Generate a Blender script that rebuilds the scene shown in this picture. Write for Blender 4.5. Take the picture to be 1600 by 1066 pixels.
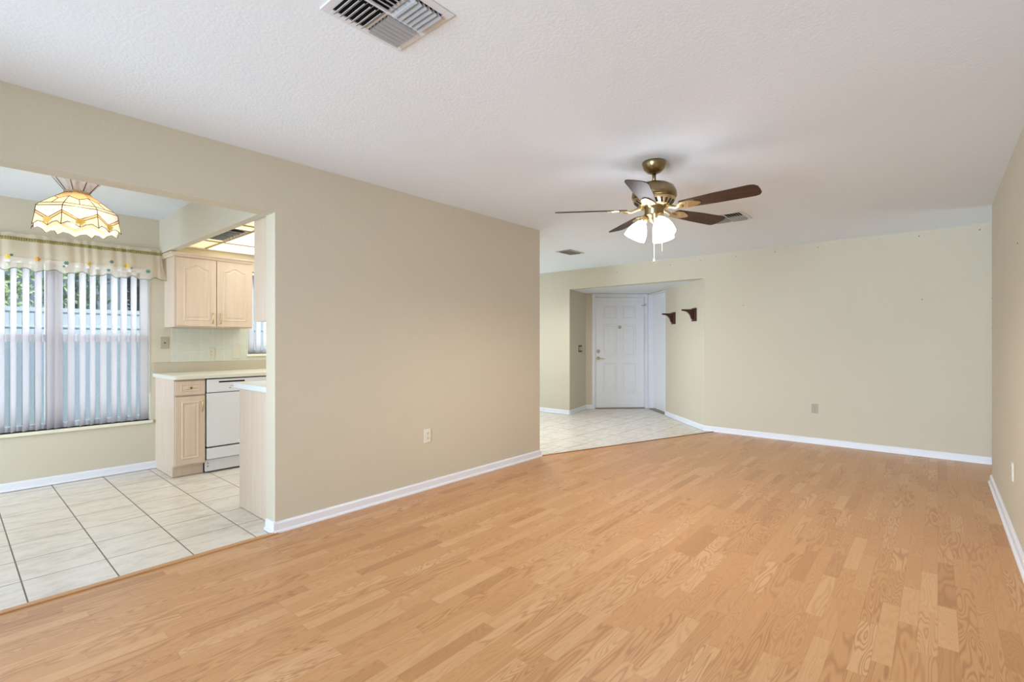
import bpy, bmesh, math, random
from mathutils import Vector, Matrix
random.seed(7)
C = bpy.context.scene
for o in list(bpy.data.objects): bpy.data.objects.remove(o)
PI = math.pi
# ------------------------------------------------------------------ camera
AZ = math.radians(40.9)                 # viewing azimuth measured from the room's long axis
H = 2.44                                # ceiling height
cam_d = bpy.data.cameras.new('camera'); cam = bpy.data.objects.new('camera', cam_d)
C.collection.objects.link(cam); C.camera = cam
cam_d.sensor_width = 36; cam_d.lens = 36*768/1600; cam_d.clip_start = .02
cam.location = (0, 0, 1.245); cam.rotation_euler = (PI/2, 0, AZ-PI/2)
# ------------------------------------------------------------------ view + world
C.view_settings.view_transform = 'Standard'; C.view_settings.look = 'None'
C.view_settings.gamma = 1; C.view_settings.use_curve_mapping = False
C.view_settings.exposure = 0.0
w = bpy.data.worlds.new('sky'); C.world = w; w.use_nodes = True
bg = w.node_tree.nodes['Background']
sk = w.node_tree.nodes.new('ShaderNodeTexSky'); sk.sky_type = 'HOSEK_WILKIE'
sk.turbidity = 5; sk.ground_albedo = .4; sk.sun_direction = Vector((.35, -.5, .75)).normalized()
w.node_tree.links.new(sk.outputs[0], bg.inputs[0]); bg.inputs[1].default_value = 1.8
# ------------------------------------------------------------------ lights
def area(name, loc, direction, sx, sy, power, col=(1, 1, 1)):
    l = bpy.data.lights.new(name, 'AREA'); l.shape = 'RECTANGLE'; l.size = sx; l.size_y = sy
    l.energy = power; l.color = col
    o = bpy.data.objects.new(name, l); C.collection.objects.link(o); o.location = loc
    o.rotation_euler = Vector(direction).to_track_quat('-Z', 'Z').to_euler()
    return o
def point(name, loc, power, r, col):
    l = bpy.data.lights.new(name, 'POINT'); l.energy = power; l.shadow_soft_size = r; l.color = col
    o = bpy.data.objects.new(name, l); C.collection.objects.link(o); o.location = loc; return o
sun = bpy.data.lights.new('sun', 'SUN'); sun.energy = 6.0; sun.angle = .02
so = bpy.data.objects.new('sun', sun); C.collection.objects.link(so)
so.rotation_euler = Vector((-.35, .5, -.75)).to_track_quat('-Z', 'Z').to_euler()
DAY = (.70, .86, 1)
area('fill_back_far', (-8.0, .9, 1.4), (1, .0, .0), 6.0, 2.6, 1190, (.68, .82, 1))  # added main fill behind the camera, shining in through the invented opening
area('fill_back_near', (-4.2, 1.2, 1.1), (1, .05, .22), 4.0, 2.0, 345, (.66, .81, 1))  # second added fill, closer and tilted up, for header and near ceiling
area('daylight_nook_window', (.36, 5.97, 1.25), (0, -1, 0), 1.8, 1.4, 25, (.82, .90, 1))
area('fill_nook_side', (-1.85, 4.6, 1.1), (1, -.1, 0), 1.6, 1.9, 26, DAY)  # added fill from the unseen side of the nook, no known source
area('daylight_kitchen_window', (2.7, 5.97, 1.5), (0, -1, 0), .9, .8, 6, DAY)
area('daylight_foyer_window', (5.6, 7.25, 1.3), (0, -1, 0), 2.0, 1.7, 50, DAY)
fl_ = bpy.data.lights.new('foyer_fill_light', 'SPOT'); fl_.energy = 145; fl_.spot_size = math.radians(172); fl_.spot_blend = .5; fl_.shadow_soft_size = .1; fl_.color = (.94, .96, 1)  # added spot that brightens the entry, paired with the stand-in foyer lamp
fl_o = bpy.data.objects.new('foyer_fill_light', fl_); C.collection.objects.link(fl_o); fl_o.location = (5.1, 4.3, 2.31)
area('fill_hall', (6.45, -1.6, 1.2), (0, 1, 0), .8, 1.9, 9, DAY)  # added fill in the side hall, lifts the entry wall and front door

# ------------------------------------------------------------------ materials
def lin(c):
    return tuple(((v/255)/12.92 if v/255 <= .04045 else ((v/255+.055)/1.055)**2.4) for v in c)+(1,)
def mat(name, rgb, rough=.6, metal=0, bump=0, bscale=60, emit=None, estr=0, spec=None, vary=0, vscale=3):
    m = bpy.data.materials.new(name); m.use_nodes = True; nt = m.node_tree; n = nt.nodes; L = nt.links
    b = n['Principled BSDF']; b.inputs['Base Color'].default_value = lin(rgb)
    b.inputs['Roughness'].default_value = rough; b.inputs['Metallic'].default_value = metal
    if spec is not None: b.inputs['Specular IOR Level'].default_value = spec
    tc = n.new('ShaderNodeTexCoord')
    if bump:
        t = n.new('ShaderNodeTexNoise'); t.inputs['Scale'].default_value = bscale; t.inputs['Detail'].default_value = 4
        L.new(tc.outputs['Object'], t.inputs[0])
        bp = n.new('ShaderNodeBump'); bp.inputs['Strength'].default_value = bump; bp.inputs['Distance'].default_value = .004
        L.new(t.outputs[0], bp.inputs['Height']); L.new(bp.outputs[0], b.inputs['Normal'])
    if vary:
        t = n.new('ShaderNodeTexNoise'); t.inputs['Scale'].default_value = vscale; t.inputs['Detail'].default_value = 5
        L.new(tc.outputs['Object'], t.inputs[0])
        r = n.new('ShaderNodeMix'); r.data_type = 'RGBA'; L.new(t.outputs[0], r.inputs[0])
        c = lin(rgb); r.inputs[6].default_value = tuple(v*(1-vary) for v in c[:3])+(1,)
        r.inputs[7].default_value = tuple(min(1, v*(1+vary)) for v in c[:3])+(1,)
        L.new(r.outputs[2], b.inputs['Base Color'])
    if emit:
        b.inputs['Emission Color'].default_value = lin(emit); b.inputs['Emission Strength'].default_value = estr
    return m
def nmath(nt, op, a, b=None, c=None):
    x = nt.nodes.new('ShaderNodeMath'); x.operation = op
    for i, v in enumerate((a, b, c)):
        if v is None: continue
        if isinstance(v, (int, float)): x.inputs[i].default_value = v
        else: nt.links.new(v, x.inputs[i])
    return x.outputs[0]
def nmix(nt, f, a, b, blend='MIX'):
    x = nt.nodes.new('ShaderNodeMix'); x.data_type = 'RGBA'; x.blend_type = blend
    for i, v in ((0, f), (6, a), (7, b)):
        if isinstance(v, (int, float)): x.inputs[i].default_value = v
        elif isinstance(v, tuple): x.inputs[i].default_value = v
        else: nt.links.new(v, x.inputs[i])
    return x.outputs[2]
def comb(nt, x, y, z=0):
    c = nt.nodes.new('ShaderNodeCombineXYZ')
    for i, v in enumerate((x, y, z)):
        if isinstance(v, (int, float)): c.inputs[i].default_value = v
        else: nt.links.new(v, c.inputs[i])
    return c.outputs[0]
def ramp(nt, f, stops):
    r = nt.nodes.new('ShaderNodeValToRGB'); nt.links.new(f, r.inputs[0])
    e = r.color_ramp.elements
    while len(e) < len(stops): e.new(.5)
    for i, (p, c) in enumerate(stops): e[i].position = p; e[i].color = c
    return r.outputs[0]
def noise(nt, vec, scale=1, detail=2, rough=.5, dist=0):
    t = nt.nodes.new('ShaderNodeTexNoise'); nt.links.new(vec, t.inputs[0])
    t.inputs['Scale'].default_value = scale; t.inputs['Detail'].default_value = detail
    t.inputs['Roughness'].default_value = rough; t.inputs['Distortion'].default_value = dist
    return t.outputs[0]

M = {}
M['wall'] = mat('beige_wall_paint', (205, 196, 175), .75, bump=.25, bscale=70, vary=.02, vscale=2)
M['wall_light'] = mat('cream_jamb_paint', (206, 199, 180), .6, bump=.1)
M['ceiling'] = mat('white_ceiling_paint', (229, 235, 240), .9, bump=.3, bscale=90)
M['trim'] = mat('white_trim_paint', (232, 233, 238), .4)
M['door'] = mat('white_door_paint', (236, 238, 242), .45)
M['hole'] = mat('nail_hole', (60, 48, 38), .9)
M['patch'] = mat('filled_spot', (222, 216, 196), .8)
M['dark'] = mat('dark_gap', (14, 13, 12), .9)
M['white_metal'] = mat('white_enamel', (218, 219, 221), .45)
M['vent_grey'] = mat('grey_vent_enamel', (178, 178, 180), .5)
M['app'] = mat('white_appliance', (228, 230, 234), .3)
M['app_dark'] = mat('appliance_seam', (50, 50, 54), .5)
M['app_grey'] = mat('appliance_print', (150, 152, 158), .5)
M['brass'] = mat('antique_brass', (150, 132, 98), .28, metal=1)
M['brass_pol'] = mat('polished_brass', (218, 196, 150), .3, metal=1)
M['chrome'] = mat('satin_nickel', (190, 186, 176), .3, metal=1)
M['bronze'] = mat('dark_lead_came', (92, 66, 38), .45, metal=.6)
M['plate'] = mat('ivory_plate', (205, 199, 180), .45)
M['plate_tan'] = mat('tan_plate', (172, 165, 146), .5)
M['plate_white'] = mat('white_plate', (226, 222, 208), .4)
M['slot'] = mat('plate_slot', (92, 84, 70), .6)
M['counter'] = mat('pale_laminate_counter', (222, 220, 206), .3, vary=.03, vscale=40)
M['counter_edge'] = mat('white_counter_edge', (226, 232, 234), .3)
M['splash'] = mat('tan_laminate_backsplash', (186, 175, 154), .5)
M['dark_wood'] = mat('mahogany', (62, 24, 14), .35, vary=.3, vscale=20)
M['marble'] = mat('cream_marble_sill', (232, 226, 202), .25, vary=.08, vscale=9)
M['stone'] = mat('brown_threshold', (150, 136, 118), .6, vary=.25, vscale=40)
M['vinyl'] = mat('white_blind_vinyl', (228, 226, 230), .5)
M['frame_w'] = mat('white_window_frame', (226, 227, 232), .45)
M['rod'] = mat('white_curtain_rod', (222, 218, 205), .4)
M['ground'] = mat('garden_lawn', (92, 112, 60), .95, vary=.3, vscale=8)
M['bark'] = mat('bark', (84, 68, 52), .9, vary=.3, vscale=14)
M['stucco'] = mat('exterior_stucco', (205, 200, 188), .9, bump=.4, bscale=30)

def thin_translucent(name, rgb, trans, transp):
    m = bpy.data.materials.new(name); m.use_nodes = True; nt = m.node_tree; n = nt.nodes
    out = n['Material Output']; b = n['Principled BSDF']; b.inputs['Base Color'].default_value = lin(rgb); b.inputs['Roughness'].default_value = .7
    t = n.new('ShaderNodeBsdfTranslucent'); t.inputs[0].default_value = lin(rgb)
    mx = n.new('ShaderNodeMixShader'); mx.inputs[0].default_value = trans
    nt.links.new(b.outputs[0], mx.inputs[1]); nt.links.new(t.outputs[0], mx.inputs[2])
    tr = n.new('ShaderNodeBsdfTransparent'); m2 = n.new('ShaderNodeMixShader'); m2.inputs[0].default_value = transp
    nt.links.new(mx.outputs[0], m2.inputs[1]); nt.links.new(tr.outputs[0], m2.inputs[2])
    nt.links.new(m2.outputs[0], out.inputs[0]); return m
M['slat'] = thin_translucent('vertical_slat_vinyl', (242, 238, 239), .38, 0)
M['sheer'] = thin_translucent('sheer_valance_fabric', (250, 236, 212), .45, .46)
M['band'] = thin_translucent('olive_trim', (150, 140, 84), .1, 0)
M['fl_y'] = thin_translucent('yellow_embroidery', (236, 206, 92), .2, 0)
M['fl_o'] = thin_translucent('orange_embroidery', (232, 172, 80), .2, 0)
M['fl_t'] = thin_translucent('teal_embroidery', (98, 138, 124), .2, 0)
M['leafy_edge'] = thin_translucent('green_scallop_edge', (138, 146, 108), .2, 0)

def tinted(name, rgb, fac):                      # window pane: mostly clear, a faint mirror
    m = bpy.data.materials.new(name); m.use_nodes = True; nt = m.node_tree; n = nt.nodes
    out = n['Material Output']; tr = n.new('ShaderNodeBsdfTransparent'); tr.inputs[0].default_value = lin(rgb)
    g = n.new('ShaderNodeBsdfGlossy'); g.inputs[1].default_value = .02
    mx = n.new('ShaderNodeMixShader'); mx.inputs[0].default_value = fac
    nt.links.new(tr.outputs[0], mx.inputs[1]); nt.links.new(g.outputs[0], mx.inputs[2]); nt.links.new(mx.outputs[0], out.inputs[0])
    return m
M['glass'] = tinted('window_glass', (245, 250, 250), .05)
m = bpy.data.materials.new('insect_screen_mesh'); m.use_nodes = True
n_ = m.node_tree.nodes; tr = n_.new('ShaderNodeBsdfTransparent'); mx = n_.new('ShaderNodeMixShader'); mx.inputs[0].default_value = .72
n_['Principled BSDF'].inputs['Base Color'].default_value = lin((140, 158, 178)); n_['Principled BSDF'].inputs['Roughness'].default_value = .8
m.node_tree.links.new(n_['Principled BSDF'].outputs[0], mx.inputs[1]); m.node_tree.links.new(tr.outputs[0], mx.inputs[2])
m.node_tree.links.new(mx.outputs[0], n_['Material Output'].inputs[0]); M['screen'] = m

def wood_floor():
    m = bpy.data.materials.new('oak_laminate'); m.use_nodes = True; nt = m.node_tree; n = nt.nodes; L = nt.links
    b = n['Principled BSDF']; tc = n.new('ShaderNodeTexCoord'); sp = n.new('ShaderNodeSeparateXYZ'); L.new(tc.outputs['Object'], sp.inputs[0])
    x, y = sp.outputs[0], sp.outputs[1]
    W, LEN = .066, .46
    ry = nmath(nt, 'DIVIDE', y, W); row = nmath(nt, 'FLOOR', ry); fy = nmath(nt, 'FRACT', ry)
    wn = n.new('ShaderNodeTexWhiteNoise'); wn.noise_dimensions = '1D'; L.new(row, wn.inputs['W'])
    rx = nmath(nt, 'ADD', nmath(nt, 'DIVIDE', x, LEN), nmath(nt, 'MULTIPLY', wn.outputs[0], 17.3))
    wob = noise(nt, comb(nt, nmath(nt, 'MULTIPLY', rx, .7), row), 1, 0)
    rx = nmath(nt, 'ADD', rx, nmath(nt, 'MULTIPLY', wob, .8))
    col = nmath(nt, 'FLOOR', rx); fx = nmath(nt, 'FRACT', rx)
    w2 = n.new('ShaderNodeTexWhiteNoise'); w2.noise_dimensions = '2D'; L.new(comb(nt, row, col), w2.inputs['Vector'])
    pid = w2.outputs[0]
    sc = n.new('ShaderNodeSeparateColor'); L.new(w2.outputs[1], sc.inputs[0])
    # cathedral grain: contour lines of a stretched noise, fresh per strip
    gv = comb(nt, nmath(nt, 'MULTIPLY', x, 1.9), nmath(nt, 'MULTIPLY', y, 15), nmath(nt, 'MULTIPLY', pid, 90))
    g = noise(nt, gv, 1, 1.0, .5, .12)
    k = nmath(nt, 'ADD', 6, nmath(nt, 'MULTIPLY', sc.outputs[1], 22))
    ring = nmath(nt, 'SINE', nmath(nt, 'MULTIPLY', nmath(nt, 'MULTIPLY', g, k), 6.283))
    ring = nmath(nt, 'POWER', nmath(nt, 'MULTIPLY_ADD', ring, .5, .5), 2.2)
    fib = noise(nt, comb(nt, nmath(nt, 'MULTIPLY', x, 9), nmath(nt, 'MULTIPLY', y, 320), pid), 1, 3, .6)
    strong = nmath(nt, 'POWER', sc.outputs[2], 1.1)
    a = nmath(nt, 'MULTIPLY', ring, nmath(nt, 'MULTIPLY_ADD', strong, .52, .10))
    light = lin((214, 169, 124)); mid = lin((203, 153, 106)); dk = lin((187, 138, 94)); line = lin((156, 106, 66))
    base = ramp(nt, pid, [(0, light), (.4, mid), (.88, mid), (1, dk)])
    c1 = nmix(nt, a, base, line)
    c2 = nmix(nt, nmath(nt, 'MULTIPLY', nmath(nt, 'SUBTRACT', fib, .35), .35), c1, line)
    # thin seams
    ey = nmath(nt, 'MINIMUM', fy, nmath(nt, 'SUBTRACT', 1, fy)); ex = nmath(nt, 'MULTIPLY', nmath(nt, 'MINIMUM', fx, nmath(nt, 'SUBTRACT', 1, fx)), LEN/W)
    e = nmath(nt, 'MINIMUM', ey, ex); seam = nmath(nt, 'LESS_THAN', e, .012)
    c3 = nmix(nt, nmath(nt, 'MULTIPLY', seam, .4), c2, line)
    L.new(c3, b.inputs['Base Color'])
    b.inputs['Roughness'].default_value = .34; b.inputs['Specular IOR Level'].default_value = .35
    bp = n.new('ShaderNodeBump'); bp.inputs['Strength'].default_value = .08; bp.inputs['Distance'].default_value = .001
    L.new(nmath(nt, 'SUBTRACT', 1, a), bp.inputs['Height']); L.new(bp.outputs[0], b.inputs['Normal'])
    return m
M['floor'] = wood_floor()
def tile(name, x0, y0, s, tcol, tcol2, gcol, gw, axes=(0, 1), rough=.25):
    m = bpy.data.materials.new(name); m.use_nodes = True; nt = m.node_tree; n = nt.nodes; L = nt.links
    b = n['Principled BSDF']; tc = n.new('ShaderNodeTexCoord'); sp = n.new('ShaderNodeSeparateXYZ'); L.new(tc.outputs['Object'], sp.inputs[0])
    u = nmath(nt, 'DIVIDE', nmath(nt, 'SUBTRACT', sp.outputs[axes[0]], x0), s); v = nmath(nt, 'DIVIDE', nmath(nt, 'SUBTRACT', sp.outputs[axes[1]], y0), s)
    def edge(q):
        f = nmath(nt, 'FRACT', q); return nmath(nt, 'MINIMUM', f, nmath(nt, 'SUBTRACT', 1, f))
    e = nmath(nt, 'MINIMUM', edge(u), edge(v)); g = nmath(nt, 'LESS_THAN', e, gw/s/2)
    w2 = n.new('ShaderNodeTexWhiteNoise'); w2.noise_dimensions = '2D'
    L.new(comb(nt, nmath(nt, 'FLOOR', u), nmath(nt, 'FLOOR', v)), w2.inputs['Vector'])
    vec = comb(nt, nmath(nt, 'MULTIPLY', u, 1.6), nmath(nt, 'MULTIPLY', v, 4), nmath(nt, 'MULTIPLY', w2.outputs[0], 30))
    ns = noise(nt, vec, 1.2, 6, .65, .8)
    c = ramp(nt, ns, [(.3, lin(tcol2)), (.55, lin(tcol)), (1, lin(tcol))])
    c = nmix(nt, nmath(nt, 'MULTIPLY', w2.outputs[0], .12), c, lin(tcol2))
    L.new(nmix(nt, g, c, lin(gcol)), b.inputs['Base Color'])
    L.new(nmath(nt, 'MULTIPLY_ADD', g, .5, rough), b.inputs['Roughness'])
    bp = n.new('ShaderNodeBump'); bp.inputs['Strength'].default_value = .4; bp.inputs['Distance'].default_value = .002
    L.new(nmath(nt, 'SUBTRACT', 1, g), bp.inputs['Height']); L.new(bp.outputs[0], b.inputs['Normal'])
    return m
M['tile'] = tile('ceramic_floor_tile', .261, 3.595, .346, (234, 226, 214), (213, 203, 189), (120, 112, 102), .0065)
M['splash_tile'] = tile('pale_wall_tile', 1.43, 1.03, .108, (205, 206, 192), (198, 199, 184), (214, 212, 200), .003, (0, 2), .2)
def cab_wood():
    m = bpy.data.materials.new('pickled_maple'); m.use_nodes = True; nt = m.node_tree; n = nt.nodes; L = nt.links
    b = n['Principled BSDF']; tc = n.new('ShaderNodeTexCoord'); mp = n.new('ShaderNodeMapping'); mp.inputs['Scale'].default_value = (22, 22, 1.6)
    L.new(tc.outputs['Object'], mp.inputs[0]); ns = noise(nt, mp.outputs[0], 1, 5, .6, .4)
    L.new(ramp(nt, ns, [(.25, lin((212, 191, 170))), (.75, lin((223, 204, 184)))]), b.inputs['Base Color']); b.inputs['Roughness'].default_value = .45
    return m
M['cab'] = cab_wood()
def blade_wood():
    m = bpy.data.materials.new('walnut_blade'); m.use_nodes = True; nt = m.node_tree; n = nt.nodes; L = nt.links
    b = n['Principled BSDF']; tc = n.new('ShaderNodeTexCoord'); mp = n.new('ShaderNodeMapping'); mp.inputs['Scale'].default_value = (5, 60, 5)
    L.new(tc.outputs['Object'], mp.inputs[0]); ns = noise(nt, mp.outputs[0], 1, 4, .6, .6)
    L.new(ramp(nt, ns, [(.3, lin((50, 33, 25))), (.7, lin((80, 54, 40)))]), b.inputs['Base Color']); b.inputs['Roughness'].default_value = .5; b.inputs['Specular IOR Level'].default_value = .25
    return m
M['blade'] = blade_wood()
M['diff_y'] = mat('lit_cream_diffuser', (246, 238, 200), .5, emit=(255, 244, 204), estr=.62)
M['diff_w'] = mat('lit_white_diffuser', (250, 250, 236), .5, emit=(255, 252, 232), estr=1.3)
M['shade_glow'] = mat('lit_opal_glass', (255, 252, 244), .3, emit=(236, 242, 255), estr=12.5)
M['bulb'] = mat('lit_bulb', (255, 244, 220), .3, emit=(255, 226, 170), estr=6)
def stained(name, rgb, e):
    m = thin_translucent(name, rgb, .6, .12)
    return m
M['g_cream'] = stained('cream_art_glass', (253, 247, 226), 0)
M['g_peach'] = stained('peach_art_glass', (252, 222, 178), 0)
M['g_yel'] = thin_translucent('yellow_art_glass', (253, 234, 160), .5, .2)
M['g_clear'] = thin_translucent('frosted_clear_glass', (240, 234, 236), .35, .62)
def foliage(name, a, b_):
    m = bpy.data.materials.new(name); m.use_nodes = True; nt = m.node_tree; n = nt.nodes; L = nt.links
    b = n['Principled BSDF']; oi = n.new('ShaderNodeTexCoord'); ns = noise(nt, oi.outputs['Object'], 6, 2)
    c = ramp(nt, ns, [(.3, lin(a)), (.7, lin(b_))]); L.new(c, b.inputs['Base Color'])
    t = n.new('ShaderNodeBsdfTranslucent'); L.new(c, t.inputs[0]); mx = n.new('ShaderNodeMixShader'); mx.inputs[0].default_value = .35
    L.new(b.outputs[0], mx.inputs[1]); L.new(t.outputs[0], mx.inputs[2]); L.new(mx.outputs[0], n['Material Output'].inputs[0]); return m
M['leaf'] = foliage('light_green_leaves', (158, 184, 122), (228, 238, 205))
M['leaf_dk'] = foliage('dark_green_leaves', (26, 38, 22), (58, 78, 44))
M['fence'] = mat('white_vinyl_fence', (196, 204, 216), .5)

# ------------------------------------------------------------------ mesh helpers
def BM(): return bmesh.new()
def box(bm, x0, y0, z0, x1, y1, z1, mi=0, T=None, bev=0):
    vs = [bm.verts.new((x, y, z)) for x in (x0, x1) for y in (y0, y1) for z in (z0, z1)]
    fs = []
    for idx in ((0, 1, 3, 2), (4, 6, 7, 5), (0, 4, 5, 1), (2, 3, 7, 6), (0, 2, 6, 4), (1, 5, 7, 3)):
        f = bm.faces.new([vs[i] for i in idx]); f.material_index = mi; fs.append(f)
    if bev:
        es = list({e for f in fs for e in f.edges})
        r = bmesh.ops.bevel(bm, geom=es, offset=bev, segments=2, affect='EDGES', profile=.5)
        vs = list({v for f in r['faces'] for v in f.verts} | {v for v in vs if v.is_valid})
        for f in r['faces']: f.material_index = mi
    if T is not None: bmesh.ops.transform(bm, matrix=T, verts=[v for v in vs if v.is_valid])
    return vs
def prism(bm, pts, z0, z1, mi=0, T=None):
    n = len(pts); a = [bm.verts.new((p[0], p[1], z0)) for p in pts]; b = [bm.verts.new((p[0], p[1], z1)) for p in pts]
    for f in ([a[::-1]], [b]):
        bm.faces.new(f[0]).material_index = mi
    for i in range(n):
        j = (i+1) % n; bm.faces.new((a[i], a[j], b[j], b[i])).material_index = mi
    if T is not None: bmesh.ops.transform(bm, matrix=T, verts=a+b)
    return a+b
def lathe(bm, prof, seg=32, T=None, mi=0, cap=True):
    rings = []
    for r, z in prof:
        rings.append([bm.verts.new((r*math.cos(2*PI*i/seg), r*math.sin(2*PI*i/seg), z)) for i in range(seg)])
    for a, b in zip(rings, rings[1:]):
        for i in range(seg):
            j = (i+1) % seg; f = bm.faces.new((a[i], a[j], b[j], b[i])); f.smooth = True; f.material_index = mi
    if cap:
        for r in (rings[0][::-1], rings[-1]):
            f = bm.faces.new(r); f.material_index = mi
    if T is not None: bmesh.ops.transform(bm, matrix=T, verts=[v for r in rings for v in r])
def tube(bm, pts, r, seg=8, mi=0, closed=False):
    pts = [Vector(p) for p in pts]; rings = []; n = len(pts)
    for i, p in enumerate(pts):
        a = pts[i-1] if (i > 0 or closed) else p; b = pts[(i+1) % n] if (i < n-1 or closed) else p
        d = (b-a).normalized(); up = Vector((0, 0, 1)) if abs(d.z) < .95 else Vector((1, 0, 0))
        s = d.cross(up).normalized(); t = s.cross(d)
        rr = r[i] if isinstance(r, (list, tuple)) else r
        rings.append([bm.verts.new(p+s*rr*math.cos(2*PI*k/seg)+t*rr*math.sin(2*PI*k/seg)) for k in range(seg)])
    m = n if closed else n-1
    for i in range(m):
        a, b = rings[i], rings[(i+1) % n]
        for k in range(seg):
            j = (k+1) % seg; f = bm.faces.new((a[k], a[j], b[j], b[k])); f.smooth = True; f.material_index = mi
    if not closed:
        bm.faces.new(rings[0][::-1]).material_index = mi; bm.faces.new(rings[-1]).material_index = mi
def obj(name, bm, mats, parent=None, loc=None, bevel=0):
    bmesh.ops.recalc_face_normals(bm, faces=bm.faces)
    me = bpy.data.meshes.new(name); bm.to_mesh(me); bm.free()
    for m_ in (mats if isinstance(mats, (list, tuple)) else [mats]): me.materials.append(m_)
    o = bpy.data.objects.new(name, me); C.collection.objects.link(o)
    if parent is not None: o.parent = parent
    if loc is not None: o.location = loc
    if bevel:
        md = o.modifiers.new('bevel', 'BEVEL'); md.width = bevel; md.segments = 2; md.limit_method = 'ANGLE'
    return o
def tag(o, label=None, cat=None, group=None, kind=None):
    for k, v in (('label', label), ('category', cat), ('group', group), ('kind', kind)):
        if v: o[k] = v
    return o
def thing(name, label, cat, loc=(0, 0, 0), rz=0, group=None, kind=None):
    o = bpy.data.objects.new(name, None); C.collection.objects.link(o); o.location = loc; o.rotation_euler = (0, 0, rz)
    o.empty_display_size = .05
    return tag(o, label, cat, group, kind)
def struct(name, bm, mats, label, parent=None, bevel=0):
    o = obj(name, bm, mats, parent, bevel=bevel); tag(o, label, name.split('_')[0], None, 'structure'); return o
def sphere(bm, c, r, u=12, v=8, mi=0):
    lathe(bm, [(max(r*math.sin(PI*i/v), 1e-5), -r*math.cos(PI*i/v)) for i in range(v+1)], u, Matrix.Translation(c), mi, cap=False)

# ------------------------------------------------------------------ room plan (metres)
YL = 3.25; YLb = 3.385; XF = 6.92; YR = -.36; XB = -1.8; YW = 5.82; XK = 4.21
OX = 1.404; OH = 2.08; SZ = 2.12
COR = (XF, 2.451); DC = (8.535, 4.066); DL = (7.709, 4.890); HL = (XF, 4.706)
fw = Vector((math.cos(AZ), math.sin(AZ))); rt = Vector((math.sin(AZ), -math.cos(AZ)))
P1 = (4.23, 3.235); P2 = (XF, 2.31)

# floors
bm = BM(); prism(bm, [(XB-.6, -1.7), (XF+.02, -1.7), P2, P1, (XB-.6, 3.235)], -.06, 0)
struct('floor', bm, M['floor'], 'honey oak laminate strip floor of the living room')
bm = BM(); prism(bm, [(XB-.6, 3.235), P1, P2, (XF+.02, 2.31), (XF+.02, 2.3), (9.3, 2.3), (9.3, 7.5), (XB-.6, 7.5)][0:3]+[(9.3, 2.31), (9.3, 7.4), (XB-.6, 7.4)], -.06, -.004)
struct('floor_tile', bm, M['tile'], 'off-white ceramic tile floor of kitchen and foyer')
bm = BM(); box(bm, -1.9, YL-.032, 0, OX+.01, YL+.006, .008, bev=.003)
struct('trim_1', bm, mat('oak_reducer', (198, 148, 98), .4), 'oak transition strip between laminate and kitchen tile')
bm = BM(); dv = Vector((P2[0]-P1[0], P2[1]-P1[1])); nrm = Vector((-dv.y, dv.x)).normalized()*.022
prism(bm, [P1, P2, (P2[0]+nrm.x, P2[1]+nrm.y), (P1[0]+nrm.x, P1[1]+nrm.y)], 0, .006)
struct('trim_2', bm, mat('dark_oak_reducer', (150, 104, 62), .4), 'thin oak transition strip between laminate and foyer tile')
# ceilings
bm = BM(); box(bm, XB-.6, -1.7, H, XF+.12, 7.4, H+.1)
struct('ceiling', bm, M['ceiling'], 'flat white ceiling')
bm = BM(); prism(bm, [(XF+.1, COR[1]+.1), (9.3, COR[1]+.1), (9.3, 5.6), (XF+.1, 5.6)], SZ, SZ+.08)
struct('ceiling_foyer', bm, M['ceiling'], 'lowered white ceiling over the entry recess')
# walls
bm = BM(); box(bm, OX, YL, 0, XK, YLb, H); box(bm, -1.3, YL, OH, OX, YLb, H); box(bm, XB-.6, YL, 0, -1.3, YLb, H)
struct('wall_left', bm, M['wall'], 'long beige partition wall with wide kitchen opening')
bm = BM(); box(bm, XF, -1.7, 0, XF+.12, COR[1], H); box(bm, XF, COR[1], SZ, XF+.12, HL[1], H); box(bm, XF, HL[1], 0, XF+.001, HL[1]+.102, H); box(bm, XF, HL[1]+.102, 0, XF+.119, 7.4, H); box(bm, XF+.001, HL[1], SZ, XF+.12, HL[1]+.102, H)
def ray(px, py=None, X=None, Y=None, Z=None):
    a = (px-800)/768; d = fw+rt*a; 
    if X is not None: t = X/d.x
    elif Y is not None: t = Y/d.y
    else: t = (Z-1.245)*768/(533-py)
    return Vector((d.x*t, d.y*t, 1.245+(533-py)/768*t if py is not None else 0))
holes = [(1150, 401, 1), (1211, 394, 1), (1278, 387, 1), (1350, 379, 2), (1436, 369, 1), (1531, 359, 1), (1161, 477, 1), (1441, 468, 1), (1115, 469, 2),
         (1047, 414, 1), (1094, 407, 1), (927, 429, 2), (964, 425, 1), (985, 419, 2)]
for px, py, mi in holes:
    p = ray(px, py, X=XF); lathe(bm, [(.0055 if mi == 1 else .008, 0), (.004, .002)], 8, Matrix.Translation((XF, p.y, p.z)) @ Matrix.Rotation(-PI/2, 4, 'Y'), mi)
struct('wall_back', bm, [M['wall'], M['hole'], M['patch']], 'far beige wall with entry header and old nail holes')
bm = BM(); box(bm, XB-.6, YR-.12, 0, 6.03, YR, H)
for px, py in ((1590, 380),):
    p = ray(px, py, Y=YR); lathe(bm, [(.005, 0), (.004, .002)], 8, Matrix.Translation((p.x, YR, p.z)) @ Matrix.Rotation(-PI/2, 4, 'X'), 1)
for z_ in (1.62, 1.36):
    lathe(bm, [(.005, 0), (.004, .002)], 8, Matrix.Translation((6.0, YR, z_)) @ Matrix.Rotation(-PI/2, 4, 'X'), 1)
struct('wall_right', bm, [M['wall'], M['hole']], 'beige wall close on the right ending before the corner')
bm = BM(); box(bm, 5.91, -1.7, 0, 6.03, YR-.12, H); box(bm, 5.9, -1.82, 0, XF+.12, -1.7, H)
struct('wall_hall', bm, M['wall'], 'beige walls of the side hall behind the right wall')
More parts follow.
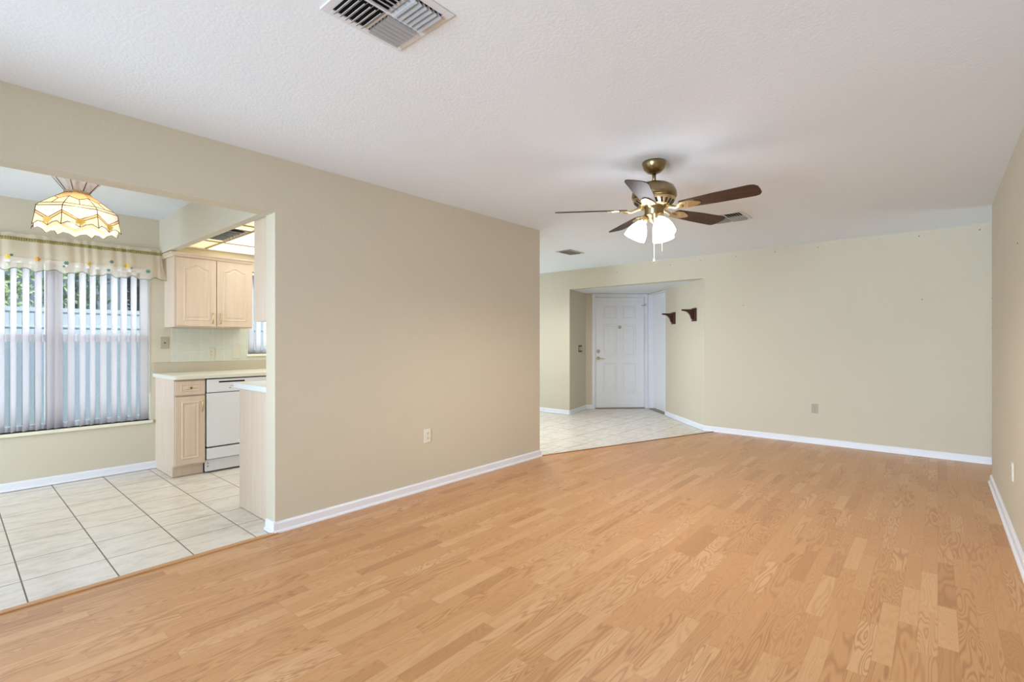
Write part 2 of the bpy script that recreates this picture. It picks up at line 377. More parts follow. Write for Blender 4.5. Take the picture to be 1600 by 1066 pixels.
# wall behind the camera with an opening added and sized to let fill light in
bm = BM(); box(bm, XB-.12, YR-.1, 0, XB, -.25, H); box(bm, XB-.12, 2.45, 0, XB, YL, H); box(bm, XB-.12, -.25, 2.15, XB, 2.45, H)
struct('wall_front', bm, M['wall'], 'beige wall behind the viewer around an added light opening')
# kitchen partition and foyer side
bm = BM(); box(bm, XK-.12, YLb, 0, XK, YW, H)
struct('wall_kitchen', bm, M['wall'], 'beige end wall of the kitchen')
W1 = (-.55, 1.317, .475, 1.955); W2 = (2.215, 3.15, 1.1, 2.02)
bm = BM()
def wall_holes(bm, x0, x1, y0, y1, holes_, h=H):
    xs = x0
    for (a, b, z0, z1) in holes_:
        box(bm, xs, y0, 0, a, y1, h); box(bm, a, y0, 0, b, y1, z0); box(bm, a, y0, z1, b, y1, h); xs = b
    box(bm, xs, y0, 0, x1, y1, h)
wall_holes(bm, XB-.6, XK, YW, YW+.16, [W1, W2])
struct('wall_window', bm, M['wall'], 'beige outside wall holding the nook and kitchen windows')
bm = BM(); box(bm, XB-.12, YLb, 0, XB, 3.75, H); box(bm, XB-.12, 5.5, 0, XB, YW, H); box(bm, XB-.12, 3.75, 2.1, XB, 5.5, H)
struct('wall_nook', bm, M['wall'], 'beige side wall of the breakfast nook')
bm = BM(); box(bm, XK-.12, YW+.16, 0, XK, 7.4, H); wall_holes(bm, XK-.12, XF+.12, 7.2, 7.32, [(4.6, 6.6, .45, 2.1)])
struct('wall_foyer', bm, M['wall'], 'beige foyer wall with a tall window out of view')
# entry recess
def off(p, q, t):                # thick wall strip footprint from p to q, t to the right-hand side
    d = Vector((q[0]-p[0], q[1]-p[1])).normalized(); nr = Vector((d.y, -d.x))*t
    return [p, q, (q[0]+nr.x, q[1]+nr.y), (p[0]+nr.x, p[1]+nr.y)]
def on(p, d, u): return (p[0]+d[0]*u, p[1]+d[1]*u)
S2 = math.sqrt(.5); DD = (S2, S2)
uA, uB = 1.003*math.sqrt(2), 1.575*math.sqrt(2); uE = (DC[0]-COR[0])*math.sqrt(2)
bm = BM()
a_ = on(COR, DD, 0.0); b_ = on(COR, DD, uA); c_ = on(COR, DD, uB); d_ = on(COR, DD, uE+.05)
prism(bm, off(a_, b_, .12), 0, SZ); prism(bm, off(c_, d_, .12), 0, SZ); prism(bm, off(b_, c_, .12), 2.10, SZ)
struct('wall_entry_right', bm, M['wall'], 'angled beige wall between the living room and the closet door')
bm = BM(); prism(bm, [(XF+.002, HL[1]+.0005), DL, (DL[0], DL[1]+.15), (XF+.12, HL[1]+.17), (XF+.12, HL[1]+.1), (XF+.002, HL[1]+.1)], 0, SZ)
struct('wall_entry_left', bm, M['wall'], 'shaded beige side wall left of the front door')
vD = Vector((-S2, S2)); Ld = (Vector(DL)-Vector(DC)).length
def dpt(v, depth=0): return (DC[0]+vD.x*v+S2*depth, DC[1]+vD.y*v+S2*depth)
d0, d1 = .055, .985
bm = BM()
prism(bm, [dpt(d1+.04), dpt(Ld+.1), dpt(Ld+.1, .14), dpt(d1+.04, .14)], 0, SZ)
prism(bm, [dpt(0), dpt(d1+.04), dpt(d1+.04, .14), dpt(0, .14)], 2.075, SZ)
prism(bm, [dpt(-.3), dpt(0.0), dpt(0.0, .14), dpt(-.3, .14)], 0, SZ)
struct('wall_entry', bm, M['wall'], 'narrow beige wall around the front door')
# local frame of the front door: x along the wall from hinge side (right) to left, -y outwards into the room
def frame_T(origin, xdir, z=0):
    xd = Vector((xdir[0], xdir[1], 0)).normalized(); yd = Vector((0, 0, 1)).cross(xd)
    T = Matrix((( xd.x, yd.x, 0, origin[0]), (xd.y, yd.y, 0, origin[1]), (0, 0, 1, z), (0, 0, 0, 1))); return T
# x from left (DL side) to right (DC side) seen from the room: y then points away from the viewer
TF = frame_T(dpt(Ld), (-vD.x, -vD.y)); x0d, x1d = Ld-d1, Ld-d0

def put(o, T): o.matrix_world = T; return o
def panel_relief(bm, x0, x1, z0, z1, y, w=.028, h=.007, mi=0, arch=0):
    # raised moulding frame + field standing proud of a face lying at y (viewer on -y)
    def loop(ins, yy):
        a, b, c, d = x0+ins, x1-ins, z0+ins, z1-ins
        pts = [(a, c), (b, c)]
        if arch:
            N = 30
            for i in range(N+1):
                t = i/N; xx = b+(a-b)*t
                s = abs(t-.5)*2
                zz = d-arch*(0 if s < .0 else (.5-.5*math.cos(PI*min(1, s/.86))))
                pts.append((xx, zz))
        else: pts += [(b, d), (a, d)]
        return [bm.verts.new((p[0], yy, p[1])) for p in pts]
    Ls = [loop(0, y), loop(w*.25, y-h), loop(w*.55, y-h), loop(w*.8, y+h*.25), loop(w, y+h*.25), loop(w*1.7, y-h*.7)]
    for A, B in zip(Ls, Ls[1:]):
        for i in range(len(A)):
            j = (i+1) % len(A); f = bm.faces.new((A[i], A[j], B[j], B[i])); f.material_index = mi
    bm.faces.new(Ls[-1]).material_index = mi

dr = thing('door_1', 'white six-panel front door with lever handle', 'door', kind='structure'); put(dr, TF)
bm = BM(); box(bm, x0d, 0.03, .012, x1d, .072, 2.05)
dw = x1d-x0d
for (za, zb) in ((1.66, 1.9), (.98, 1.56), (.28, .84)):
    for (fa, fb) in ((.17, .44), (.56, .83)):
        panel_relief(bm, x0d+dw*fa, x0d+dw*fb, za, zb, .03, .03, .006)
obj('door_leaf', bm, M['door'], dr)
bm = BM(); box(bm, x0d-.06, -.012, 0, x0d-.003, .1, 2.115); box(bm, x1d+.003, -.012, 0, x1d+.05, .1, 2.115); box(bm, x0d-.003, -.012, 2.055, x1d+.003, .1, 2.115)
obj('door_frame', bm, M['trim'], dr, bevel=.003)
bm = BM(); box(bm, x0d, .0, -.002, x1d, .1, .012); obj('threshold', bm, mat('bronze_threshold', (120, 112, 104), .4, .6), dr)
bm = BM(); lathe(bm, [(.031, 0), (.031, .008), (.024, .014), (.012, .03)], 20, Matrix.Translation((x0d+.062, .03, .93)) @ Matrix.Rotation(PI/2, 4, 'X'))
tube(bm, [(x0d+.062, .0, .93), (x0d+.062, -.03, .93), (x0d+.10, -.036, .928), (x0d+.17, -.03, .915)], [.011, .011, .009, .007], 10)
obj('door_handle', bm, M['brass_pol'], dr)
bm = BM(); lathe(bm, [(.033, 0), (.033, .01), (.022, .018), (.008, .02)], 20, Matrix.Translation((x0d+.062, .03, 1.055)) @ Matrix.Rotation(PI/2, 4, 'X'))
box(bm, x0d+.055, -.005, 1.04, x0d+.069, .012, 1.07); obj('deadbolt', bm, M['chrome'], dr)
bm = BM(); lathe(bm, [(.032, 0), (.032, .006), (.02, .01), (.018, .006), (.001, .006)], 24, Matrix.Translation((x0d+dw*.5, .03, 1.5)) @ Matrix.Rotation(PI/2, 4, 'X'))
obj('peephole', bm, M['chrome'], dr)
bm = BM(); box(bm, x1d-.05, .0, 1.895, x1d+.02, .03, 1.912); box(bm, x1d-.005, -.02, 1.89, x1d+.02, .02, 1.94)
obj('door_guard', bm, M['chrome'], dr)
for z_ in (.3, 1.05):
    bm = BM(); lathe(bm, [(.008, 0), (.008, .1)], 10, Matrix.Translation((x1d+.001, .022, z_))); obj('hinge', bm, M['trim'], dr)

# closet door in the angled wall (recessed leaf, white jambs)
TC = frame_T(on(COR, DD, uB), (-S2, -S2)); cw = uB-uA
cd = thing('door_2', 'plain white closet door in the angled wall', 'door', kind='structure'); put(cd, TC)
bm = BM(); box(bm, 0.012, .085, .015, cw-.012, .118, 2.085); obj('door_leaf', bm, M['door'], cd, bevel=.002)
bm = BM(); box(bm, 0, -.004, 0, .012, .12, 2.1); box(bm, cw-.012, -.004, 0, cw, .12, 2.1); box(bm, .012, -.004, 2.085, cw-.012, .12, 2.1)
obj('door_jamb', bm, M['trim'], cd)
bm = BM(); box(bm, .012, 0, -.002, cw-.012, .12, .008); obj('threshold', bm, M['stone'], cd)
bm = BM(); lathe(bm, [(.009, 0), (.008, .014), (.019, .022), (.02, .034), (.01, .042)], 16, Matrix.Translation((cw-.09, .085, .915)) @ Matrix.Rotation(PI/2, 4, 'X'))
obj('door_knob', bm, mat('black_knob', (40, 36, 32), .35), cd)
bm = BM(); box(bm, -.0, -.004, 0, -.1, .0, 2.1); struct('trim_3', bm, M['trim'], 'white casing board between closet and front door'); put(bpy.data.objects['trim_3'], TC)

# baseboards
def baseboard(name, p, q, side, label, h=.07, th=.014):
    """footprint strip from p to q growing to its right-hand side, with a shoe moulding"""
    bm = BM(); L_ = (Vector(q)-Vector(p)).length
    prof = [(0, 0), (th+.012, 0), (th+.011, .008), (th+.006, .014), (th, .017), (th, h-.012), (th*.5, h-.002), (0, h)]
    a = [bm.verts.new((0, -u, v)) for u, v in prof]; b = [bm.verts.new((L_, -u, v)) for u, v in prof]
    bm.faces.new(a); bm.faces.new(b[::-1])
    for i in range(len(prof)):
        j = (i+1) % len(prof); bm.faces.new((a[i], a[j], b[j], b[i]))
    o = struct(name, bm, M['trim'], label); put(o, frame_T(p, (q[0]-p[0], q[1]-p[1]))); o['category'] = 'baseboard'
baseboard('baseboard_left', (OX-.014, YL), (XK+.014, YL), 1, 'white baseboard along the long left wall')
baseboard('baseboard_left_end', (XK, YL-.0), (XK, YLb+1), 1, 'white baseboard on the end of the left wall') if False else None
baseboard('baseboard_jamb', (OX, YLb-.02), (OX, YL-.013), 1, 'short white baseboard piece on the opening jamb')
baseboard('baseboard_back', (XF, COR[1]+.006), (XF, -1.7), 1, 'white baseboard along the far wall')
baseboard('baseboard_entry_right', on(COR, DD, uA), COR, 1, 'white baseboard on the angled bracket wall')
baseboard('baseboard_entry_left', HL, DL, 1, 'white baseboard on shaded wall left of front door')
baseboard('baseboard_foyer', (XF, 7.2), HL, 1, 'white baseboard on the bright foyer wall')
baseboard('baseboard_entry', DL, dpt(d1+.05), 1, 'tiny white baseboard beside the front door frame')
baseboard('baseboard_right', (6.03, YR), (XB, YR), 1, 'white baseboard along the right wall')
baseboard('baseboard_right_end', (6.03, YR-.12), (6.03, YR+.014), 1, 'white baseboard end cap at the right wall corner') if False else None
baseboard('baseboard_window', (XB, YW), (1.36, YW), 1, 'white baseboard under the nook window')

# ------------------------------------------------------------------ kitchen soffit, luminous ceiling
bm = BM(); box(bm, 1.39, YLb, 2.103, 1.45, YW, H)
struct('trim_4', bm, M['wall_light'], 'beige soffit beam between nook and kitchen')
LZ = 2.215
lc = thing('ceiling_light', 'glowing dropped panel ceiling light over the kitchen', 'ceiling light', (0, 0, LZ))
def plate(bm, x0, y0, x1, y1, z0, z1): box(bm, x0, y0, z0, x1, y1, z1)
ys = [YLb+.001, 4.40, 5.33, YW-.001]; xs_ = [1.452, 1.79, 2.45, 3.10, XK-.122]
for i in range(4):
    for j in range(3):
        bm = BM(); box(bm, xs_[i]+.002, ys[j]+.002, .004, xs_[i+1]-.002, ys[j+1]-.002, .010)
        if i == 0 and j == 1:
            bm.free(); bm = BM(); box(bm, xs_[0]+.002, 5.19, .004, xs_[1]-.002, ys[2]-.002, .010); obj('diffuser_panel', bm, M['diff_y'], lc); bm = BM(); box(bm, xs_[0]+.002, ys[1]+.002, .004, xs_[1]-.002, 4.56, .010)
        obj('diffuser_panel', bm, M['diff_y'] if i == 0 else M['diff_w'], lc)
gridm = mat('champagne_grid', (168, 146, 104), .4, .4)
for x_ in xs_[1:-1]:
    bm = BM(); box(bm, x_-.010, ys[0], -.006, x_+.010, ys[-1], .004); obj('grid_bar', bm, gridm, lc)
for y_ in ys[1:-1]:
    bm = BM(); box(bm, xs_[0], y_-.008, -.0055, xs_[-1], y_+.008, .0035); obj('grid_bar', bm, gridm, lc)
bm = BM(); box(bm, xs_[0], ys[-1]-.03, -.008, xs_[-1], ys[-1], .003); box(bm, xs_[0], ys[0], -.008, xs_[0]+.015, ys[-1], .003); obj('edge_trim', bm, M['diff_w'] if False else M['trim'], lc)
area('kitchen_panel_light', (2.8, 4.6, LZ-.02), (0, 0, -1), 2.2, 2.1, 14, (.92, .96, 1))

# ceiling vents -----------------------------------------------------
def vent(x0, y0, x1, y1, z, label, n=7, quad=True, pm='white_metal', name='ceiling_vent', group=None, dk=1.0, fm=None, sg=-1):
    cx, cy = (x0+x1)/2, (y0+y1)/2; hx, hy = (x1-x0)/2, (y1-y0)/2
    t = thing(name, label, 'vent', (cx, cy, z), group=group)
    b = .032; bm = BM()
    box(bm, -hx, -hy, -.006, -hx+b, hy, 0); box(bm, hx-b, -hy, -.006, hx, hy, 0)
    box(bm, -hx+b, -hy, -.006, hx-b, -hy+b, 0); box(bm, -hx+b, hy-b, -.006, hx-b, hy, 0)
    if quad: box(bm, -.006, -hy+b, -.007, .006, hy-b, 0); box(bm, -hx+b, -.006, -.0075, hx-b, .006, -.0005)
    obj('frame', bm, M[fm or pm], t, bevel=.002)
    bm = BM(); box(bm, -hx+b-.005, -hy+b-.005, -.0012, hx-b+.005, hy-b+.005, -.0004); obj('duct_opening', bm, M['dark'], t)
    qs = []
    if quad:
        for sx in (-1, 1):
            for sy in (-1, 1): qs.append((sx, sy, 'Y' if sx != sy else 'X'))
    else: qs = [(0, 0, 'X')]
    for sx, sy, ax in qs:
        if quad:
            qx0, qx1 = (-hx+b, -.006) if sx < 0 else (.006, hx-b); qy0, qy1 = (-hy+b, -.006) if sy < 0 else (.006, hy-b)
        else: qx0, qx1, qy0, qy1 = -hx+b, hx-b, -hy+b, hy-b
        for i in range(n):
            bm = BM(); f = (i+.5)/n
            if ax == 'Y': c = qx0+(qx1-qx0)*f; s_ = sx; w_ = (qx1-qx0)/n
            else: c = qy0+(qy1-qy0)*f; s_ = sy if sy else sg; w_ = (qy1-qy0)/n
            cur = [(-.40, -.0014), (-.30, -.008), (.0, -.0155), (.36, -.019), (.44, -.0175)]
            ra, rb = [], []
            for u_, zz in cur:
                q = c+s_*u_*w_
                if ax == 'Y': ra.append(bm.verts.new((q, qy0, zz*dk))); rb.append(bm.verts.new((q, qy1, zz*dk)))
                else: ra.append(bm.verts.new((qx0, q, zz*dk))); rb.append(bm.verts.new((qx1, q, zz*dk)))
            for j in range(len(cur)-1): bm.faces.new((ra[j], ra[j+1], rb[j+1], rb[j]))
            bmesh.ops.solidify(bm, geom=list(bm.faces), thickness=.001)
            obj('louver', bm, M[pm], t)
    return t
vent(.88, 1.335, 1.222, 1.675, H, 'large square white ceiling vent at the top of the view', 6)
vent(4.78, 1.36, 5.14, 1.71, H, 'square white ceiling vent just beyond the fan blade tip', 6)
vent(5.33, 3.62, 5.68, 3.85, H, 'small grey ceiling vent near the foyer', 8, False, 'vent_grey', sg=1, dk=.7)
vent(1.475, 4.58, 1.77, 5.17, LZ, 'metal vent set in the glowing kitchen ceiling', 7, False, 'white_metal', dk=1.5, fm='brass', sg=-1)

# ------------------------------------------------------------------ electrical plates
def outlet(T, label, kind='outlet', pm='plate', cat='outlet', group=None, sw=.07, sh=.115):
    t = thing('wall_outlet' if kind == 'outlet' else 'wall_switch', label, cat, group=group); put(t, T)
    bm = BM(); box(bm, -sw/2, -.006, -sh/2, sw/2, 0, sh/2, bev=.002); obj('cover_plate', bm, M[pm], t)
    if kind == 'outlet':
        for s in (-1, 1):
            bm = BM(); prism(bm, [(.016*math.cos(a)*1.0, .014*math.sin(a)) for a in [2*PI*k/16 for k in range(16)]], 0, .002, 0, Matrix.Translation((0, -.006, s*.02)) @ Matrix.Rotation(PI/2, 4, 'X'))
            for q in (-.006, .006): box(bm, q-.0014, -.0088, s*.02-.002, q+.0014, -.0078, s*.02+.007, 1)
            lathe(bm, [(.0022, 0), (.0022, .001)], 8, Matrix.Translation((0, -.0078, s*.02-.008)) @ Matrix.Rotation(PI/2, 4, 'X'), 1)
            obj('socket', bm, [M[pm], M['slot']], t)
    elif kind == 'toggle':
        bm = BM(); box(bm, -.005, -.016, -.002, .005, -.006, .014, bev=.001); obj('toggle', bm, M['plate_white'], t)
    elif kind == 'jack':
        bm = BM(); lathe(bm, [(.007, 0), (.007, .006), (.003, .006)], 12, Matrix.Translation((0, -.006, 0)) @ Matrix.Rotation(PI/2, 4, 'X')); obj('jack', bm, M['slot'], t)
    elif kind == 'rocker':
        for s in (-1, 0, 1):
            bm = BM(); box(bm, s*.05-.016, -.010, -.034, s*.05+.016, -.006, .034, bev=.001); obj('rocker', bm, M['brass_pol'], t)
    return t
def Tw(p, xdir): return frame_T((p.x, p.y), xdir, p.z)
outlet(Tw(ray(667.5, 681, Y=YL), (1, 0)), 'ivory outlet low on the long left wall', pm='plate_white')
outlet(Tw(ray(1273, 638.5, X=XF), (0, -1)), 'tan outlet low on the far wall', pm='plate_tan')
outlet(Tw(ray(1583, 737, Y=YR), (-1, 0)), 'ivory outlet low on the right wall', pm='plate_white')
outlet(Tw(ray(257, 536, Y=YW), (1, 0)), 'tan phone jack plate beside the nook window', 'jack', 'plate_tan', 'wall plate')
outlet(Tw(ray(329.5, 552, Y=YW-.012), (1, 0)), 'ivory outlet on the kitchen backsplash', pm='plate', group=None)
outlet(Tw(ray(368.5, 552, Y=YW-.012), (1, 0)), 'ivory light switch on the kitchen backsplash', 'toggle', 'plate', 'switch')
def ray_line(px, py, p, q):
    a = (px-800)/768; d = fw+rt*a; e = Vector(q)-Vector(p); P = Vector(p)
    t = (P.x*e.y-P.y*e.x)/(d.x*e.y-d.y*e.x); return Vector((d.x*t, d.y*t, 1.245+(533-py)/768*t))
outlet(Tw(ray_line(906.5, 545, HL, DL), (DL[0]-HL[0], DL[1]-HL[1])), 'brown and brass switch plate left of front door', 'rocker', 'dark_wood', 'switch', sw=.17, sh=.125)

# wooden shelf brackets ------------------------------------------------
def bracket(px, label, zt):
    p = ray_line(px, 495, COR, DC); T = frame_T((p.x, p.y), (-S2, -S2), zt)
    t = thing('shelf_bracket', label, 'bracket', group='dark wooden brackets on the angled wall'); put(t, T)
    bm = BM(); box(bm, -.055, -.03, -.19, .055, 0, 0, bev=.003); obj('wall_plate', bm, M['dark_wood'], t)
    bm = BM()
    pts = [(-.03, -.018), (-.2, -.018), (-.2, -.038), (-.15, -.045), (-.12, -.055), (-.088, -.085), (-.07, -.115), (-.062, -.15), (-.03, -.175)]
    Tm = Matrix(((0, 0, 1, -.015), (1, 0, 0, 0), (0, 1, 0, 0), (0, 0, 0, 1)))
    prism(bm, pts, 0, .03, 0, Tm); obj('arm', bm, M['dark_wood'], t)
bracket(1053.5, 'dark wooden shelf bracket nearer the closet door', 1.705)
bracket(1086, 'dark wooden shelf bracket nearer the living room', 1.722)

# ------------------------------------------------------------------ ceiling fan
FZ = 2.44; fp = ray(1022, 253.5, Z=FZ); fan = thing('ceiling_fan', 'brass ceiling fan with five dark walnut blades and lit glass shades', 'ceiling fan', (fp.x, fp.y, 0))
bm = BM(); lathe(bm, [(.076, 2.44), (.078, 2.432), (.076, 2.418), (.066, 2.392), (.046, 2.372), (.028, 2.364), (.02, 2.362)], 40); obj('canopy', bm, M['brass'], fan)
bm = BM(); lathe(bm, [(.0125, 2.375), (.0125, 2.29)], 16); obj('downrod', bm, M['brass'], fan)
bm = BM(); lathe(bm, [(.018, 2.315), (.024, 2.30), (.05, 2.293), (.095, 2.288), (.128, 2.268), (.144, 2.235), (.146, 2.205), (.138, 2.192), (.13, 2.19), (.06, 2.185)], 48)
mh = obj('motor_housing', bm, M['brass'], fan)
bm = BM(); lathe(bm, [(.137, 2.19), (.139, 2.184), (.136, 2.178), (.094, 2.142), (.085, 2.139), (.03, 2.139)], 48)
vc = obj('vent_cage', bm, M['brass_pol'], fan)
for k in range(22):
    a = 2*PI*k/22; bm = BM(); T = Matrix.Rotation(a, 4, 'Z') @ Matrix.Translation((.1155, 0, 2.160)) @ Matrix.Rotation(math.radians(50), 4, 'Y') @ Matrix.Rotation(.4, 4, 'X')
    box(bm, -.0012, -.0065, -.019, .0022, .0065, .019, 0, T); obj('cooling_slot', bm, M['dark'], vc)
bm = BM(); lathe(bm, [(.03, 2.145), (.064, 2.14), (.066, 2.134), (.062, 2.128), (.062, 2.088), (.058, 2.08), (.044, 2.072), (.036, 2.058), (.03, 2.045), (.012, 2.03), (.004, 2.02)], 40); obj('switch_housing', bm, M['brass'], fan)
def blade_outline():
    pts = []; r0, r1 = .195, .655
    w0, w1 = .048, .067
    for i in range(9): t = i/8; pts.append((r0+(r1-.05-r0)*t, -(w0+(w1-w0)*t)))
    for i in range(1, 8): a = -PI/2+PI*i/8*.5*2/1; pts.append((r1-.05+.05*math.cos(a)*1.0, (w1)*math.sin(a) if abs(math.sin(a)) < 1 else w1))
    for i in range(9): t = 1-i/8; pts.append((r0+(r1-.05-r0)*t, (w0+(w1-w0)*t)))
    pts.append((r0-.012, .03)); pts.append((r0-.012, -.03)); return pts
def tip_square(pts): return pts
bo = []
r0, r1 = .19, .66
bo = [(r0, -.046), (.4, -.062), (r1-.045, -.068), (r1-.018, -.060), (r1-.003, -.038), (r1, 0), (r1-.003, .038), (r1-.018, .060), (r1-.045, .068), (.4, .062), (r0, .046), (r0-.012, .03), (r0-.012, -.03)]
BZ = 2.12
azr = math.degrees(math.atan2(rt.y, rt.x))
for k in range(5):
    ang = math.radians(azr + (-43 + 72*k))
    T = Matrix.Translation((0, 0, BZ)) @ Matrix.Rotation(ang, 4, 'Z') @ Matrix.Rotation(math.radians(-13), 4, 'X')
    bm = BM(); prism(bm, bo, 0, .0055)
    b = obj('blade', bm, M['blade'], fan); b.matrix_local = T
    bm = BM()
    leaf = [(.165, -.014), (.195, -.04), (.235, -.044), (.28, -.03), (.31, -.01), (.316, 0), (.31, .01), (.28, .03), (.235, .044), (.195, .04), (.165, .014)]
    prism(bm, leaf, -.007, -.0005)
    a1 = Matrix.Rotation(math.radians(13), 4, 'X')
    tube(bm, [(.07, 0, .012), (.11, 0, .006), (.15, 0, -.01), (.2, 0, -.006)], [.014, .012, .01, .012], 10)
    ir = obj('blade_iron', bm, M['brass_pol'], fan); ir.matrix_local = T
    for (sx, sy) in ((.225, -.018), (.225, .018), (.265, 0)):
        bm = BM(); sphere(bm, (sx, sy, -.007), .004, 8, 6); obj('screw', bm, M['brass'], ir)
SHC = []
for k in range(3):
    ang = math.radians(azr+164+120*k); R = Matrix.Rotation(ang, 4, 'Z')
    bm = BM(); tube(bm, [R @ Vector(p) for p in ((.03, 0, 2.07), (.05, 0, 2.082), (.070, 0, 2.075), (.077, 0, 2.062))], .008, 10)
    lathe(bm, [(.012, .03), (.026, .024), (.03, 0), (.026, -.012)], 20, R @ Matrix.Translation((.073, 0, 2.052)) @ Matrix.Rotation(math.radians(-26), 4, 'Y'))
    arm = obj('light_arm', bm, M['brass_pol'], fan)
    TS = R @ Matrix.Translation((.076, 0, 2.045)) @ Matrix.Rotation(math.radians(-26), 4, 'Y')
    bm = BM(); prof = [(.024, 0), (.034, -.012), (.052, -.04), (.064, -.07), (.070, -.098), (.0715, -.118)]
    lathe(bm, prof, 36, TS, cap=False)
    lathe(bm, [(r-.003, z) for r, z in prof], 36, TS, cap=False)
    # close the rim
    gl = obj('glass_shade', bm, M['shade_glow'], fan)
    bm = BM(); sphere(bm, TS @ Vector((0, 0, -.075)), .028); obj('bulb', bm, M['bulb'], gl)
    SHC.append(Vector((fp.x, fp.y, 0))+(TS @ Vector((0, 0, -.13))))
for i, p in enumerate(SHC):
    l = bpy.data.lights.new('fan_bulb_light', 'SPOT'); l.energy = 23; l.spot_size = math.radians(172); l.spot_blend = .6; l.shadow_soft_size = .05; l.color = (1, .9, .78)
    o = bpy.data.objects.new('fan_bulb_light', l); C.collection.objects.link(o); o.location = p
for (dx, l, z0) in ((.0, .235, 2.03), (.075, .13, 2.05)):
    q = rt*dx+fw*(-.0 if dx == 0 else .07); zt = z0; zb = 1.80 if dx == 0 else 1.86
    bm = BM(); zz = zt
    tube(bm, [(q.x, q.y, zt), (q.x, q.y, zb)], .0007, 6)
    zz = zb
    while zz < zt: sphere(bm, (q.x, q.y, zz), .0014, 6, 4); zz += .006
    ch = obj('pull_chain', bm, M['plate_white'], fan)
    if dx == 0:
        bm = BM(); lathe(bm, [(.001, .0), (.004, -.006), (.006, -.02), (.003, -.032)], 10, Matrix.Translation((q.x, q.y, zb))); obj('chain_pendant', bm, mat('green_pull', (120, 126, 96), .4), ch)

fl = thing('added_foyer_lamp', 'added flush opal glass lamp standing in for unseen foyer light, hidden behind the long wall', 'ceiling lamp', (5.1, 4.3, 0))  # added lamp out of view, stands in for whatever lights the foyer
bm = BM(); lathe(bm, [(.16, 2.44), (.16, 2.415), (.15, 2.41)], 32); obj('base', bm, M['brass'], fl)
bm = BM(); lathe(bm, [(.15, 2.412), (.146, 2.38), (.12, 2.35), (.07, 2.332), (.002, 2.326)], 32); obj('glass_bowl', bm, M['diff_w'], fl)
# ------------------------------------------------------------------ Tiffany-style lamp in the nook
lp = ray(121, 300, Y=4.6); lamp = thing('hanging_lamp', 'lit cream stained glass lamp with scalloped rim in the nook', 'lamp', (lp.x, lp.y, 0), AZ-PI/2)
N8 = 8
def ringp(r, z, k, half=0): a = 2*PI*(k+.5*half)/N8+PI/8; return Vector((r*math.cos(a), r*math.sin(a), z))
levels = [(.068, 2.283), (.150, 2.222), (.212, 2.172), (.232, 2.150), (.243, 2.065)]
lead = []; 
bmu = BM(); bmp = BM(); bmv = BM(); bmb = BM(); bmc = BM(); bmr = BM()
def quad(bm, *v):
    vs = [bm.verts.new(p) for p in v]; f = bm.faces.new(vs); return f
def mid(a, b, t=.5): return a.lerp(b, t)
for k in range(N8):
    A = [ringp(r, z, k) for r, z in levels]; B = [ringp(r, z, k+1) for r, z in levels]
    # peach cap pieces with a pointed lower edge
    pm_ = mid(mid(A[1], B[1]), mid(A[0], B[0]), -.12)
    quad(bmp, A[0], B[0], mid(B[0], B[1], .75), pm_, mid(A[0], A[1], .75)); lead += [(mid(B[0], B[1], .75), pm_), (pm_, mid(A[0], A[1], .75)), (A[0], B[0]), (pm_, mid(A[2], B[2]))]
    quad(bmu, mid(A[0], A[1], .75), pm_, mid(A[2], B[2]), A[2], A[1]); quad(bmu, mid(B[0], B[1], .75), pm_, mid(A[2], B[2]), B[2], B[1])
    lead += [(A[0], A[1]), (A[1], A[2]), (A[2], A[3]), (A[3], A[4]), (A[2], B[2]), (A[3], B[3])]
    quad(bmb, A[2], B[2], B[3], A[3])
    # skirt: clear panes above chevrons, peach chevrons, then lower clear panes
    mA, mB = mid(A[3], A[4], .38), mid(B[3], B[4], .38); vt = mid(mid(A[3], A[4]), mid(B[3], B[4]))+Vector((0, 0, -.04))
    mA2, mB2 = mid(A[3], A[4], .58), mid(B[3], B[4], .58); v2 = vt+Vector((0, 0, -.018))
    quad(bmc, A[3], B[3], mB, vt, mA); quad(bmv, mA, vt, v2, mA2); quad(bmv, vt, mB, mB2, v2)
    lead += [(mA, vt), (vt, mB), (mA2, v2), (v2, mB2)]
    # rim: white/cream lower pieces with scallops hanging below
    lo = [A[4]*1.0+Vector((A[4].x*.04, A[4].y*.04, -.045))]
    for t, dz in ((.16, -.022), (.34, -.030), (.5, -.052), (.66, -.030), (.84, -.022)): lo.append(mid(A[4], B[4], t)+Vector((0, 0, dz)))
    lo.append(B[4]+Vector((B[4].x*.04, B[4].y*.04, -.045)))
    quad(bmr, mA2, v2, lo[3], lo[2], lo[1], lo[0]); quad(bmr, mB2, lo[6], lo[5], lo[4], lo[3], v2)
    lead += list(zip(lo, lo[1:]))+[(v2, lo[3]), (A[4], lo[0])]
bmf = BM()
for k in range(N8):
    c_ = mid(ringp(.246, 2.06, k), ringp(.246, 2.06, k+1), .5)*1.012; c_.z = 2.05; tang = (ringp(1, 0, k+1)-ringp(1, 0, k)).normalized()
    cv = bmf.verts.new(c_); rg = []
    for q in range(20):
        aa = 2*PI*q/20; rr = .03*(.7+.3*abs(math.cos(aa*2.5))); rg.append(bmf.verts.new(c_+tang*rr*math.cos(aa)+Vector((0, 0, rr*.8*math.sin(aa)))))
    for q in range(20): bmf.faces.new((cv, rg[q], rg[(q+1) % 20]))
def th(o, t=.003):
    md = o.modifiers.new('solid', 'SOLIDIFY'); md.thickness = t; return o
th(obj('shade_panel', bmu, M['g_cream'], lamp)); th(obj('peach_cap', bmp, M['g_peach'], lamp)); th(obj('peach_chevron', bmv, M['g_peach'], lamp)); th(obj('glass_band', bmb, M['g_cream'], lamp))
th(obj('clear_pane', bmc, M['g_clear'], lamp)); th(obj('scalloped_rim', bmr, M['g_cream'], lamp))
blo = bmf.verts[:]; bmesh.ops.translate(bmf, verts=blo, vec=(0, 0, 0))
